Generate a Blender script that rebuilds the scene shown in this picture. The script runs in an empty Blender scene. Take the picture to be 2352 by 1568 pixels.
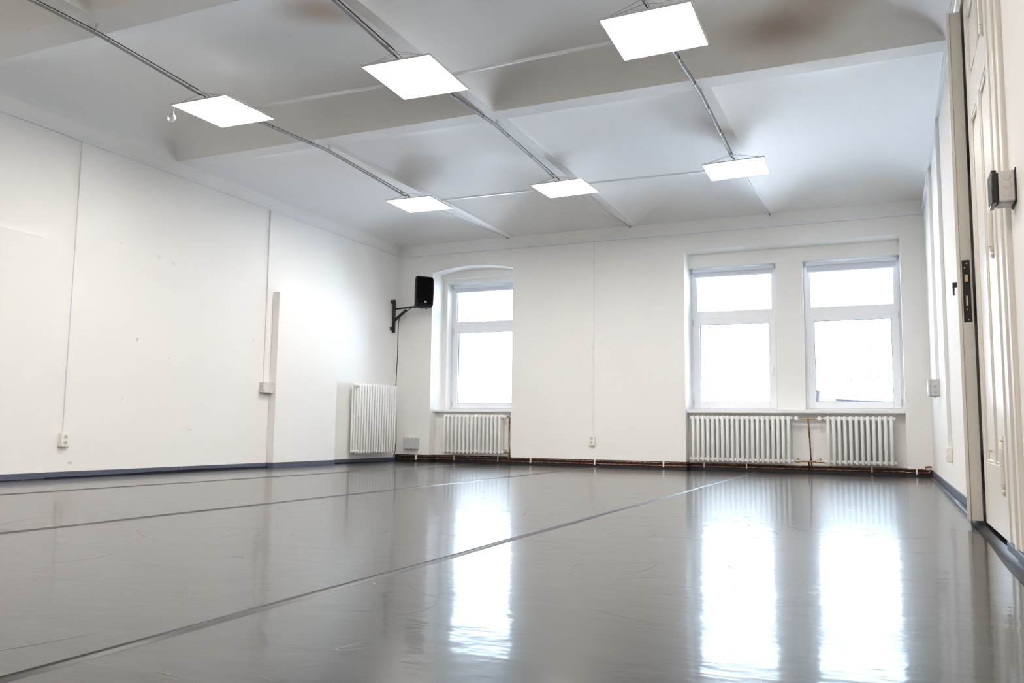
import bpy, bmesh, math, random
from mathutils import Vector, Matrix
random.seed(7)
scn = bpy.context.scene
COL = scn.collection
PI = math.pi

# ------------------------------------------------------------------ camera
SC = 0.483
YAW, PITCH, ROLL, FPX = 0.420685841, 0.105562378, 0.0123792338, 1931.02336
cam_loc = Vector((6.95394878, -11.17322106, 0.483))
fw = Vector((-math.sin(YAW) * math.cos(PITCH), math.cos(YAW) * math.cos(PITCH), math.sin(PITCH)))
rt0 = Vector((math.cos(YAW), math.sin(YAW), 0)); up0 = rt0.cross(fw)
rt = rt0 * math.cos(ROLL) + up0 * math.sin(ROLL)
up = up0 * math.cos(ROLL) - rt0 * math.sin(ROLL)
cd = bpy.data.cameras.new('camera'); cam = bpy.data.objects.new('camera', cd); COL.objects.link(cam)
cd.sensor_width = 36.0; cd.lens = FPX / 2352 * 36.0; cd.clip_start = 0.02; cd.clip_end = 500
cam.matrix_world = Matrix(((rt.x, up.x, -fw.x, cam_loc.x), (rt.y, up.y, -fw.y, cam_loc.y), (rt.z, up.z, -fw.z, cam_loc.z), (0, 0, 0, 1)))
cd.dof.use_dof = True; cd.dof.focus_distance = 9.5; cd.dof.aperture_fstop = 16.0
scn.camera = cam

# ------------------------------------------------------------------ world, lights, exposure
SKY = 7.0
PANEL = 29.0
w = bpy.data.worlds.new('overcast_sky'); scn.world = w; w.use_nodes = True
w.node_tree.nodes['Background'].inputs[0].default_value = (0.70, 0.84, 1.0, 1)
w.node_tree.nodes['Background'].inputs[1].default_value = SKY
vs = scn.view_settings
vs.view_transform = 'Standard'; vs.look = 'None'; vs.gamma = 1.0; vs.use_curve_mapping = False
vs.exposure = 0.47
scn.cycles.max_bounces = 14; scn.cycles.diffuse_bounces = 8; scn.cycles.glossy_bounces = 6
scn.cycles.transparent_max_bounces = 12
scn.cycles.sample_clamp_indirect = 30.0
scn.cycles.caustics_reflective = True
scn.cycles.blur_glossy = 0.3
try:
    scn.cycles.use_denoising = True
    scn.cycles.denoiser = 'OPENIMAGEDENOISE'
except Exception:
    pass


def area(name, loc, rot, sx, sy, power, col=(1, 1, 1), portal=False):
    l = bpy.data.lights.new(name, 'AREA'); l.shape = 'RECTANGLE'; l.size = sx; l.size_y = sy
    l.energy = power; l.color = col
    if portal: l.cycles.is_portal = True
    o = bpy.data.objects.new(name, l); COL.objects.link(o); o.location = loc; o.rotation_euler = rot
    return o


# daylight enters through the three window openings (sampling portals for the sky)
area('sky_portal', (1.28, 0.68, 1.79), (-PI / 2, 0, 0), 1.2, 1.96, 1, portal=True)
area('sky_portal', (5.07, 0.68, 1.77), (-PI / 2, 0, 0), 1.16, 1.95, 1, portal=True)
area('sky_portal', (6.54, 0.68, 1.77), (-PI / 2, 0, 0), 1.15, 1.95, 1, portal=True)
# added fill lights without fixtures, for brightness from behind the camera
for lx in (1.9, 3.75, 5.6):
    area('rear_fill_light', (lx, -9.35, 3.12), (0, 0, 0), 0.58, 0.58, 26, (1.0, 0.90, 0.79))
area('rear_fill_light', (4.0, -11.9, 3.0), (0, 0, 0), 2.4, 0.5, 34, (1.0, 0.88, 0.76))


# added sun behind the building: brightens only the yard, which lifts the ceiling
sl = bpy.data.lights.new('yard_fill_sun', 'SUN'); sl.energy = 92.0; sl.angle = 0.02; sl.color = (1.0, 0.97, 0.93)
so = bpy.data.objects.new('yard_fill_sun', sl); COL.objects.link(so); so.rotation_euler = (math.radians(52), 0, math.radians(0))

# ------------------------------------------------------------------ materials
def new_mat(name):
    m = bpy.data.materials.new(name); m.use_nodes = True
    nt = m.node_tree; b = nt.nodes['Principled BSDF']
    return m, nt, b


def math_node(nt, op, a, b=None, clamp=False):
    n = nt.nodes.new('ShaderNodeMath'); n.operation = op; n.use_clamp = clamp
    for i, v in enumerate((a, b)):
        if v is None: continue
        if isinstance(v, (int, float)): n.inputs[i].default_value = v
        else: nt.links.new(v, n.inputs[i])
    return n.outputs[0]


def noise(nt, scale, detail=3, rough=0.5, vec=None, dist=0.0):
    n = nt.nodes.new('ShaderNodeTexNoise'); n.inputs['Scale'].default_value = scale
    n.inputs['Detail'].default_value = detail; n.inputs['Roughness'].default_value = rough
    n.inputs['Distortion'].default_value = dist
    if vec is not None: nt.links.new(vec, n.inputs['Vector'])
    return n.outputs['Fac']


def pos(nt, scale=(1, 1, 1)):
    g = nt.nodes.new('ShaderNodeNewGeometry')
    mp = nt.nodes.new('ShaderNodeMapping'); mp.inputs['Scale'].default_value = scale
    nt.links.new(g.outputs['Position'], mp.inputs['Vector'])
    return mp.outputs['Vector']


def mix(nt, fac, a, b):
    n = nt.nodes.new('ShaderNodeMix'); n.data_type = 'RGBA'
    if isinstance(fac, (int, float)): n.inputs[0].default_value = fac
    else: nt.links.new(fac, n.inputs[0])
    for i, v in ((6, a), (7, b)):
        if isinstance(v, tuple): n.inputs[i].default_value = (*v, 1)
        else: nt.links.new(v, n.inputs[i])
    return n.outputs[2]


def bump(nt, b, h, strength=0.3, dist=0.01, prev=None):
    n = nt.nodes.new('ShaderNodeBump'); n.inputs['Strength'].default_value = strength
    n.inputs['Distance'].default_value = dist
    nt.links.new(h, n.inputs['Height'])
    if prev is not None: nt.links.new(prev, n.inputs['Normal'])
    nt.links.new(n.outputs[0], b.inputs['Normal'])
    return n.outputs[0]


def ramp(nt, fac, lo, hi, smooth=True):
    n = nt.nodes.new('ShaderNodeMapRange'); n.interpolation_type = 'SMOOTHSTEP' if smooth else 'LINEAR'
    nt.links.new(fac, n.inputs['Value'])
    n.inputs['From Min'].default_value = lo; n.inputs['From Max'].default_value = hi
    return n.outputs['Result']


def plain(name, col, rough=0.5, metal=0.0, var=0.04, scale=9.0, bmp=0.0, spec=0.5):
    m, nt, b = new_mat(name)
    f = noise(nt, scale, 4, 0.55, pos(nt))
    d = tuple(max(0, c * (1 - var)) for c in col); l = tuple(min(1, c * (1 + var)) for c in col)
    nt.links.new(mix(nt, f, d, l), b.inputs['Base Color'])
    b.inputs['Roughness'].default_value = rough; b.inputs['Metallic'].default_value = metal
    b.inputs['Specular IOR Level'].default_value = spec
    if bmp > 0: bump(nt, b, noise(nt, scale * 8, 3, 0.6, pos(nt)), bmp, 0.002)
    return m


def spot(nt, cols, centre, radii, col, strength, soft=0.5, wob=0.0):
    """a soft-edged patch of colour: ellipsoid around centre (world position)"""
    g = nt.nodes.new('ShaderNodeNewGeometry')
    v = nt.nodes.new('ShaderNodeVectorMath'); v.operation = 'SUBTRACT'
    nt.links.new(g.outputs['Position'], v.inputs[0]); v.inputs[1].default_value = centre
    v2 = nt.nodes.new('ShaderNodeVectorMath'); v2.operation = 'DIVIDE'
    nt.links.new(v.outputs[0], v2.inputs[0]); v2.inputs[1].default_value = radii
    v3 = nt.nodes.new('ShaderNodeVectorMath'); v3.operation = 'LENGTH'; nt.links.new(v2.outputs[0], v3.inputs[0])
    d = v3.outputs['Value']
    if wob: d = math_node(nt, 'ADD', d, math_node(nt, 'MULTIPLY', math_node(nt, 'SUBTRACT', noise(nt, 3, 3, 0.5, g.outputs['Position']), 0.5), wob))
    f = ramp(nt, d, 1.0, 1.0 - soft)
    return mix(nt, math_node(nt, 'MULTIPLY', f, strength), cols, col)


def plaster(name, col=(0.86, 0.853, 0.835), spots=(), bs=0.25, rough=0.7):
    m, nt, b = new_mat(name)
    p = pos(nt)
    f = noise(nt, 1.3, 5, 0.6, p)
    c = mix(nt, f, tuple(x * 0.975 for x in col), tuple(min(1, x * 1.015) for x in col))
    for s in spots: c = spot(nt, c, *s)
    nt.links.new(c, b.inputs['Base Color'])
    b.inputs['Roughness'].default_value = rough; b.inputs['Specular IOR Level'].default_value = 0.25
    n1 = noise(nt, 55, 4, 0.6, p); n2 = noise(nt, 5, 4, 0.55, p, 0.6)
    h = math_node(nt, 'ADD', math_node(nt, 'MULTIPLY', n1, 0.35), n2)
    bump(nt, b, h, bs, 0.006)
    return m


SP = (0.52, 0.47, 0.42)
wall_left_m = plaster('wall_plaster', spots=[
    ((0, -4.961, 1.36), (1, 0.012, 0.024), SP, 0.8, 0.4, 0.8), ((0, -4.533, 1.204), (1, 0.008, 0.008), SP, 0.8, 0.4),
    ((0, -3.247, 1.528), (1, 0.012, 0.012), SP, 0.7, 0.4), ((0, -5.648, 0.134), (1, 0.028, 0.012), SP, 0.9, 0.4, 0.5),
    ((0, -5.223, 2.301), (1, 0.009, 0.009), SP, 0.6, 0.4), ((0, -4.75, 2.25), (1, 0.045, 0.04), (0.76, 0.74, 0.71), 0.7, 0.8, 0.5),
    ((0, -4.55, 2.22), (1, 0.04, 0.04), (0.76, 0.74, 0.71), 0.6, 0.8, 0.5), ((0, -5.1, 0.75), (1, 0.01, 0.008), SP, 0.7, 0.4),
    ((0, -4.2, 0.45), (1, 0.05, 0.01), (0.7, 0.68, 0.66), 0.6, 0.5, 1.0), ((0, -4.1, 2.1), (1, 0.008, 0.008), SP, 0.6, 0.4)])
wall_m = plaster('wall_plaster_rough', bs=0.4)
wall_r_m = plaster('wall_plaster_cream', col=(0.86, 0.845, 0.815), bs=0.25)
ceil_m = plaster('ceiling_plaster', col=(0.88, 0.873, 0.87), bs=0.45, spots=[  # soft brown patches mixed into the plaster colour
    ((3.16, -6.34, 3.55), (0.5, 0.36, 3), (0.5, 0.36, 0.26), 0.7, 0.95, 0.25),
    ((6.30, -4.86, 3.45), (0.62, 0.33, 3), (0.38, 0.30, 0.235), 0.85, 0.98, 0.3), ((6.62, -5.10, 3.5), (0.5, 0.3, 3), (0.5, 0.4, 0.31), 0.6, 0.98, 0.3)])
trunk_m = plain('white_pvc_trunking', (0.82, 0.83, 0.845), 0.4, var=0.015)
white_gloss = plain('white_enamel', (0.86, 0.86, 0.85), 0.28, var=0.015)
frame_m = plain('white_window_pvc', (0.85, 0.86, 0.88), 0.3, var=0.01)
door_m = plain('cream_door_paint', (0.80, 0.775, 0.72), 0.32, var=0.03, bmp=0.12)
sill_m = plain('white_sill_paint', (0.86, 0.86, 0.86), 0.35, var=0.02)
blind_m = plain('blind_fabric', (0.70, 0.73, 0.80), 0.8, var=0.02)
black_m = plain('black_plastic', (0.006, 0.006, 0.008), 0.5, var=0.1, spec=0.25)
grille_m = plain('black_grille', (0.003, 0.003, 0.004), 0.7, var=0.1, spec=0.15)
steel_black = plain('black_powder_coat', (0.012, 0.012, 0.014), 0.4, var=0.1)
grey_box = plain('grey_box_plastic', (0.55, 0.56, 0.57), 0.45, var=0.02)
pale_box = plain('pale_grey_plastic', (0.68, 0.67, 0.65), 0.45, var=0.02)
socket_m = plain('ivory_socket_plastic', (0.85, 0.83, 0.77), 0.3, var=0.01)
dark_hole = plain('dark_recess', (0.03, 0.03, 0.03), 0.6)
conduit_m = plain('grey_conduit', (0.33, 0.33, 0.345), 0.45, var=0.03)
alu_m = plain('lamp_frame_aluminium', (0.66, 0.65, 0.65), 0.45, var=0.02)
wire_m = plain('steel_wire', (0.25, 0.25, 0.26), 0.4, 0.8)
brass_m = plain('brass', (0.55, 0.46, 0.27), 0.35, 0.9, var=0.15, scale=40)
chrome_m = plain('worn_steel', (0.6, 0.57, 0.5), 0.35, 0.9, var=0.1)
lock_m = plain('blackened_steel', (0.018, 0.014, 0.016), 0.45, 0.2, var=0.4, scale=60)
cable_m = plain('black_cable', (0.012, 0.012, 0.012), 0.5)
outer_m = plain('outside_render', (0.16, 0.17, 0.19), 0.8)
roof_m = plain('outside_roof', (0.34, 0.36, 0.4), 0.8)
bark_m = plain('bare_bark', (0.07, 0.075, 0.09), 0.9)
snow_m = plain('pale_yard', (0.68, 0.77, 0.9), 0.9)


def copper():
    m, nt, b = new_mat('tarnished_copper')
    f = noise(nt, 22, 4, 0.6, pos(nt))
    nt.links.new(mix(nt, ramp(nt, f, 0.3, 0.75), (0.13, 0.05, 0.03), (0.52, 0.25, 0.145)), b.inputs['Base Color'])
    b.inputs['Metallic'].default_value = 0.9; b.inputs['Roughness'].default_value = 0.33
    return m


copper_m = copper()


def skirting(name, col, chips=True):
    m, nt, b = new_mat(name)
    f = noise(nt, 6, 5, 0.65, pos(nt))
    c = mix(nt, f, tuple(x * 0.8 for x in col), tuple(x * 1.25 for x in col))
    if chips:
        n = noise(nt, 26, 4, 0.7, pos(nt))
        c = mix(nt, ramp(nt, n, 0.69, 0.72), c, (0.5, 0.48, 0.47))
    nt.links.new(c, b.inputs['Base Color']); b.inputs['Roughness'].default_value = 0.5
    bump(nt, b, noise(nt, 30, 4, 0.6, pos(nt)), 0.4, 0.004)
    return m


skirt_m = skirting('blue_grey_skirting_paint', (0.085, 0.10, 0.145))
skirt_back_m = skirting('dark_skirting_vinyl', (0.018, 0.018, 0.024), False)


def vinyl():
    m, nt, b = new_mat('black_dance_vinyl')
    p = pos(nt)
    big = noise(nt, 0.9, 5, 0.6, p)
    fine = noise(nt, 14, 5, 0.65, pos(nt, (1.0, 1.0, 1.0)), 1.2)
    col = mix(nt, fine, (0.008, 0.008, 0.009), (0.021, 0.020, 0.021))

    def scratch(scale, off, width, mlo, mhi, mscale):
        mp = nt.nodes.new('ShaderNodeMapping'); mp.inputs['Location'].default_value = off
        nt.links.new(p, mp.inputs['Vector'])
        n = noise(nt, scale, 1, 0.4, mp.outputs['Vector'], 0.6)
        d = math_node(nt, 'ABSOLUTE', math_node(nt, 'SUBTRACT', n, 0.5))
        line = ramp(nt, d, width, 0.0)
        mask = ramp(nt, noise(nt, mscale, 2, 0.5, mp.outputs['Vector']), mlo, mhi)
        return math_node(nt, 'MULTIPLY', line, mask)
    s = math_node(nt, 'ADD', scratch(2.6, (3, 7, 1), 0.0032, 0.56, 0.62, 3.1), scratch(4.5, (13, 2, 5), 0.0045, 0.58, 0.63, 2.3))
    s = math_node(nt, 'ADD', s, scratch(1.6, (1, 22, 9), 0.0018, 0.55, 0.60, 4.3))
    s = math_node(nt, 'ADD', s, math_node(nt, 'MULTIPLY', scratch(9, (5, 12, 3), 0.012, 0.50, 0.58, 1.7), 0.45), clamp=True)
    col = mix(nt, math_node(nt, 'MULTIPLY', s, 0.22), col, (0.34, 0.34, 0.35))
    nt.links.new(col, b.inputs['Base Color'])
    r = math_node(nt, 'ADD', math_node(nt, 'MULTIPLY', big, 0.05), 0.025)
    r = math_node(nt, 'ADD', r, math_node(nt, 'MULTIPLY', fine, 0.07))
    r = math_node(nt, 'ADD', r, math_node(nt, 'MULTIPLY', s, 0.2))
    nt.links.new(r, b.inputs['Coat Roughness']); b.inputs['Coat Weight'].default_value = 0.5; b.inputs['Coat IOR'].default_value = 1.42
    b.inputs['Roughness'].default_value = 0.26
    b.inputs['IOR'].default_value = 1.4
    b.inputs['Specular IOR Level'].default_value = 0.28
    wob = noise(nt, 1.0, 3, 0.5, pos(nt, (3.2, 5.0, 1)), 0.5)
    wob2 = noise(nt, 1.0, 2, 0.5, pos(nt, (9.0, 26.0, 1)), 0.3)
    h = math_node(nt, 'ADD', math_node(nt, 'MULTIPLY', wob, 1.0), math_node(nt, 'MULTIPLY', wob2, 0.18))
    nb = bump(nt, b, h, 0.16, 0.012); nt.links.new(nb, b.inputs['Coat Normal'])
    return m


vinyl_m = vinyl()
curl_m = plain('vinyl_edge', (0.008, 0.008, 0.012), 0.3, var=0.2, spec=0.05)
tape_m = plain('vinyl_tape', (0.03, 0.03, 0.032), 0.35, var=0.2, spec=0.3)


def emission(name, col, st):
    m, nt, b = new_mat(name)
    b.inputs['Base Color'].default_value = (0.8, 0.8, 0.8, 1)
    b.inputs['Emission Color'].default_value = (*col, 1); b.inputs['Emission Strength'].default_value = st
    return m


lamp_m = emission('led_diffuser', (1.0, 0.94, 0.885), PANEL)


def glass():
    m, nt, b = new_mat('window_glass')
    nt.nodes.remove(b)
    o = nt.nodes['Material Output']
    t = nt.nodes.new('ShaderNodeBsdfTransparent'); t.inputs[0].default_value = (0.96, 0.98, 0.98, 1)
    g = nt.nodes.new('ShaderNodeBsdfGlossy'); g.inputs['Roughness'].default_value = 0.02
    f = nt.nodes.new('ShaderNodeFresnel'); f.inputs[0].default_value = 1.45
    x = nt.nodes.new('ShaderNodeMixShader')
    nt.links.new(f.outputs[0], x.inputs[0]); nt.links.new(t.outputs[0], x.inputs[1]); nt.links.new(g.outputs[0], x.inputs[2])
    nt.links.new(x.outputs[0], o.inputs[0])
    return m


glass_m = glass()


# ------------------------------------------------------------------ mesh helpers
class MB:
    def __init__(s): s.bm = bmesh.new()

    def box(s, x0, x1, y0, y1, z0, z1, rot=None, piv=None):
        v = [Vector((x, y, z)) for x in (x0, x1) for y in (y0, y1) for z in (z0, z1)]
        if rot is not None:
            p = Vector(piv) if piv is not None else Vector(((x0 + x1) / 2, (y0 + y1) / 2, (z0 + z1) / 2))
            v = [rot @ (a - p) + p for a in v]
        v = [s.bm.verts.new(a) for a in v]
        for f in ((0, 1, 3, 2), (4, 6, 7, 5), (0, 4, 5, 1), (2, 3, 7, 6), (0, 2, 6, 4), (1, 5, 7, 3)):
            s.bm.faces.new([v[i] for i in f])
        return s

    def prism(s, pts, a0, a1, axis='y'):
        """polygon in the plane across axis, extruded a0..a1.  axis y: pts=(x,z); axis x: pts=(y,z); axis z: pts=(x,y)"""
        def P(p, a): return {'y': (p[0], a, p[1]), 'x': (a, p[0], p[1]), 'z': (p[0], p[1], a)}[axis]
        A = [s.bm.verts.new(P(p, a0)) for p in pts]; B = [s.bm.verts.new(P(p, a1)) for p in pts]
        n = len(pts); s.bm.faces.new(A); s.bm.faces.new(B[::-1])
        for i in range(n): s.bm.faces.new([A[i], B[i], B[(i + 1) % n], A[(i + 1) % n]])
        return s

    def tube(s, path, r, seg=10, cap=True, closed=False):
        path = [Vector(p) for p in path]; n = len(path)
        rr = r if isinstance(r, (list, tuple)) else [r] * n
        rings = []
        t = (path[1] - path[0]).normalized()
        nrm = t.cross(Vector((0, 0, 1)))
        if nrm.length < 0.05: nrm = t.cross(Vector((1, 0, 0)))
        nrm.normalize()
        for i in range(n):
            if closed: t = (path[(i + 1) % n] - path[i - 1]).normalized()
            elif i == 0: t = (path[1] - path[0]).normalized()
            elif i == n - 1: t = (path[-1] - path[-2]).normalized()
            else: t = (path[i + 1] - path[i - 1]).normalized()
            nrm = nrm - t * nrm.dot(t); nrm.normalize(); bn = t.cross(nrm)
            rings.append([s.bm.verts.new(path[i] + (nrm * math.cos(2 * PI * k / seg) + bn * math.sin(2 * PI * k / seg)) * rr[i]) for k in range(seg)])
        m = n if closed else n - 1
        for i in range(m):
            a, b = rings[i], rings[(i + 1) % n]
            for k in range(seg): s.bm.faces.new([a[k], a[(k + 1) % seg], b[(k + 1) % seg], b[k]])
        if cap and not closed:
            s.bm.faces.new(rings[0][::-1]); s.bm.faces.new(rings[-1])
        return s

    def lathe(s, origin, axis, prof, seg=16):
        """prof: list of (distance along axis, radius)"""
        o = Vector(origin); a = Vector(axis).normalized()
        return s.tube([o + a * d for d, _ in prof], [max(1e-4, q) for _, q in prof], seg)

    def grid(s, fn, nu, nv):
        g = [[s.bm.verts.new(fn(i / nu, j / nv)) for j in range(nv + 1)] for i in range(nu + 1)]
        for i in range(nu):
            for j in range(nv): s.bm.faces.new([g[i][j], g[i + 1][j], g[i + 1][j + 1], g[i][j + 1]])
        return s


def build(name, mb, mat, parent=None, origin=None, bevel=0.0, smooth=40, recalc=True):
    """link the collected shapes as ONE mesh object; coordinates were given in the parent's (or world) space"""
    bm = mb.bm
    if recalc: bmesh.ops.recalc_face_normals(bm, faces=bm.faces)
    if origin is None:
        xs = [v.co for v in bm.verts]
        origin = Vector(((min(c.x for c in xs) + max(c.x for c in xs)) / 2, (min(c.y for c in xs) + max(c.y for c in xs)) / 2, min(c.z for c in xs)))
    origin = Vector(origin)
    for v in bm.verts: v.co -= origin
    me = bpy.data.meshes.new(name); bm.to_mesh(me); bm.free()
    me.materials.append(mat)
    if smooth:
        for p in me.polygons: p.use_smooth = True
        me.set_sharp_from_angle(angle=math.radians(smooth))
    o = bpy.data.objects.new(name, me); COL.objects.link(o); o.location = origin
    if parent is not None: o.parent = parent
    if bevel:
        b = o.modifiers.new('bevel', 'BEVEL'); b.width = bevel; b.segments = 2; b.limit_method = 'ANGLE'; b.angle_limit = math.radians(50)
        b.harden_normals = False
    return o


def tag(o, label=None, cat=None, group=None, kind=None):
    if label: o['label'] = label
    if cat: o['category'] = cat
    if group: o['group'] = group
    if kind: o['kind'] = kind
    return o


def empty(name, loc, label=None, cat=None, group=None, kind=None, rz=0.0):
    o = bpy.data.objects.new(name, None); COL.objects.link(o); o.location = loc; o.rotation_euler = (0, 0, rz)
    o.empty_display_size = 0.1
    return tag(o, label, cat, group, kind)


def struct(name, mb, mat, parent=None, label=None, cat=None, **k):
    o = build(name, mb, mat, parent, **k)
    if parent is None: tag(o, label, cat, kind='structure')
    return o


def copy_tree(o, parent=None):
    c = o.copy(); COL.objects.link(c); c.parent = parent
    for ch in list(o.children): copy_tree(ch, c)
    return c


# ------------------------------------------------------------------ the room
XR = 7.42; YB = -12.7
# beams and ribs of the ceiling
ZR = 3.336

# floor
f = MB()
f.box(-0.35, XR + 0.48, YB - 0.3, 0.2, -0.3, 0.0)
floor = struct('floor', f, vinyl_m, label='glossy black vinyl dance floor with scuffs across the whole hall', cat='floor', smooth=0, origin=(0, 0, 0))


def seam(x0, y0, x1, y1, w=0.016, h=0.004, amp=0.004):
    m = MB(); n = 90
    prof = [(-w * 1.6, 0.0002), (-w * 0.55, h), (-w * 0.4, h * 0.45), (w * 0.4, h * 0.45), (w * 0.55, h), (w * 1.6, 0.0002)]
    rows = []
    for i in range(n + 1):
        t = i / n; y = y0 + (y1 - y0) * t
        x = x0 + (x1 - x0) * t + amp * math.sin(t * 23) + amp * math.sin(t * 57 + 1)
        rows.append([m.bm.verts.new((x + a, y, b)) for a, b in prof])
    for i in range(n):
        for k in range(len(prof) - 1): m.bm.faces.new([rows[i][k], rows[i][k + 1], rows[i + 1][k + 1], rows[i + 1][k]])
    return m


for (a, b) in (((3.33, YB + .1), (3.31, -0.02)), ((5.40, YB + .1), (5.40, -0.02)), ((1.30, YB + .1), (1.45, -0.02))):
    build('floor_seam', seam(*a, *b), tape_m, floor, origin=(0, 0, 0))


# loose vinyl edges curling up along the walls
def curl(side):
    m = MB(); n = 160; rows = []
    for i in range(n + 1):
        y = (-12.0 + 11.95 * i / n)
        wv = 0.5 + 0.5 * math.sin(y * 1.7 + side) * math.sin(y * 0.83 + 2)
        lift = 0.008 + 0.022 * wv
        near = max(0.0, min(1.0, (-5.6 - y) / .8)) if side > 0 else 0.0
        lift = lift * (1 - near) + near * (0.024 + 0.004 * math.sin(y * 5))
        wd = (0.022 + 0.014 * math.sin(y * 1.3) ** 2) * (1 - near) + near * (0.055 + 0.008 * math.sin(y * 3.1))
        pr = []
        for k in range(7):
            t = k / 6
            pr.append((0.02 + wd * (1 - t), lift * (t ** 2.2) * (1 - 0.25 * t) + 0.0006))
        pr.append((0.016, 0.0006))
        rows.append([m.bm.verts.new((d if side < 0 else XR - d, y, z)) for d, z in pr])
    for i in range(n):
        for k in range(7): m.bm.faces.new([rows[i][k], rows[i][k + 1], rows[i + 1][k + 1], rows[i + 1][k]])
    return m


build('curled_vinyl_edge', curl(-1), curl_m, floor, origin=(0, 0, 0), smooth=60)
build('curled_vinyl_edge', curl(1), curl_m, floor, origin=(0, 0, 0), smooth=60)

# scuffs left by shoes on the vinyl
def scuffs(n):
    m = MB(); rnd = random.Random(21)
    for _ in range(n):
        x = rnd.uniform(2.2, 7.2); y = rnd.uniform(-10.2, -0.8)
        if rnd.random() < 0.7: x = rnd.uniform(4.4, 7.1); y = rnd.uniform(-9.0, -2.5)
        r = rnd.choice((rnd.uniform(.05, .25), rnd.uniform(.15, .6), rnd.uniform(.5, 2.5)))
        a0 = rnd.uniform(0, 2 * PI); ln = rnd.uniform(.08, .42) / r; ln = min(ln, 3.6)
        w_ = rnd.uniform(.0006, .0018); k = 18; sq = rnd.uniform(.6, 1.3); rows = []
        for i in range(k + 1):
            t = i / k; a = a0 + ln * t; ww = w_ * (0.15 + math.sin(PI * t)) * (0.7 + 0.6 * rnd.random())
            c = Vector((x + math.cos(a) * r, y + math.sin(a) * r * sq, .0004)); d = Vector((math.cos(a), math.sin(a), 0)) * ww
            rows.append((m.bm.verts.new(c - d), m.bm.verts.new(c + d)))
        for i in range(k): m.bm.faces.new([rows[i][0], rows[i][1], rows[i + 1][1], rows[i + 1][0]])
    return m


o = build('scuff_marks', scuffs(190), plain('pale_scuff', (0.2, 0.21, 0.24), 0.5, spec=0.3), floor, origin=(0, 0, 0), smooth=0)
tag(o, kind='stuff')

# walls
wl = MB(); wl.box(-0.35, 0, YB - .3, 0.9, -0.3, 4.1)
struct('wall_left', wl, wall_left_m, label='long white plaster wall on the left', cat='wall', smooth=0)
wr = MB()
DY0, DY1, DZ = -7.05, -4.98, 2.93      # door opening
wr.box(XR, XR + 0.5, DY1, 0.9, -0.3, 4.1); wr.box(XR, XR + 0.5, YB - .3, DY0, -0.3, 4.1)
wr.box(XR, XR + 0.5, DY0, DY1, DZ, 4.1)
struct('wall_right', wr, wall_r_m, label='white plaster wall on the right with the double door', cat='wall', smooth=0)
wb = MB(); wb.box(-0.35, XR + .5, YB - .3, YB, -0.3, 4.1)
struct('wall_rear', wb, wall_m, label='white plaster wall behind the camera', cat='wall', smooth=0)

W1 = (0.603, 1.957); W2 = (4.492, 7.143); ZS = 0.752; ZH2 = 2.936
N1 = 0.2
bw = MB()
D = 0.72
bw.box(-0.35, W1[0], 0, D, -0.3, 4.1); bw.box(W1[1], W2[0], 0, D, -0.3, 4.1); bw.box(W2[1], XR + .5, 0, D, -0.3, 4.1)
bw.box(W2[0], W2[1], 0, D, ZH2, 4.1)


def arch_z(x, zs=2.878, rise=0.078):
    c = (W1[0] + W1[1]) / 2; h = (W1[1] - W1[0]) / 2
    R = (h * h + rise * rise) / (2 * rise)
    return zs + math.sqrt(max(0, R * R - (x - c) ** 2)) - (R - rise)


NA = 24
pts = [(W1[0] + (W1[1] - W1[0]) * i / NA, arch_z(W1[0] + (W1[1] - W1[0]) * i / NA)) for i in range(NA + 1)]
for i in range(NA):
    (a, za), (b, zb) = pts[i], pts[i + 1]
    bw.prism([(a, za), (b, zb), (b, 4.1), (a, 4.1)], 0, D)
# below the sills (radiator niches)
bw.box(W1[0], W1[1], N1, D, -0.3, ZS); bw.box(W2[0], W2[1], N1, D, -0.3, ZS)
# window 1: board above, side strips
bw.box(W1[0], W1[1], 0.272, D, 2.828, 3.0)
bw.box(W1[0], 0.673, 0.365, D, ZS, 2.828); bw.box(1.887, W1[1], 0.365, D, ZS, 2.828); bw.box(0.673, 1.887, 0.365, D, 2.768, 2.828)
# windows 2 and 3: header and pier
bw.box(W2[0], W2[1], 0.28, D, 2.745, 3.0)
bw.box(5.648, 5.982, 0.28, D, ZS, 2.745)
struct('wall_back', bw, wall_m, label='white plaster window wall at the far end', cat='wall', smooth=30)

# ---- vaulted ceiling
BEAMS = [(-4.58, -4.38), (-7.28, -7.02), (-9.98, -9.72)]
bays = [(-4.38, 0.0, [0, 1.86, 3.74, 5.60, XR]), (-7.02, -4.58, [0, 3.70, XR]), (-9.72, -7.28, [0, 1.86, 3.74, 5.60, XR]), (YB, -9.98, [0, 1.86, 3.74, 5.60, XR])]
RW = 0.095


def prof(t, pw=0.56):
    t = max(0.0, min(1.0, t)); return (1 - (1 - t) ** 2) ** pw


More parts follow.
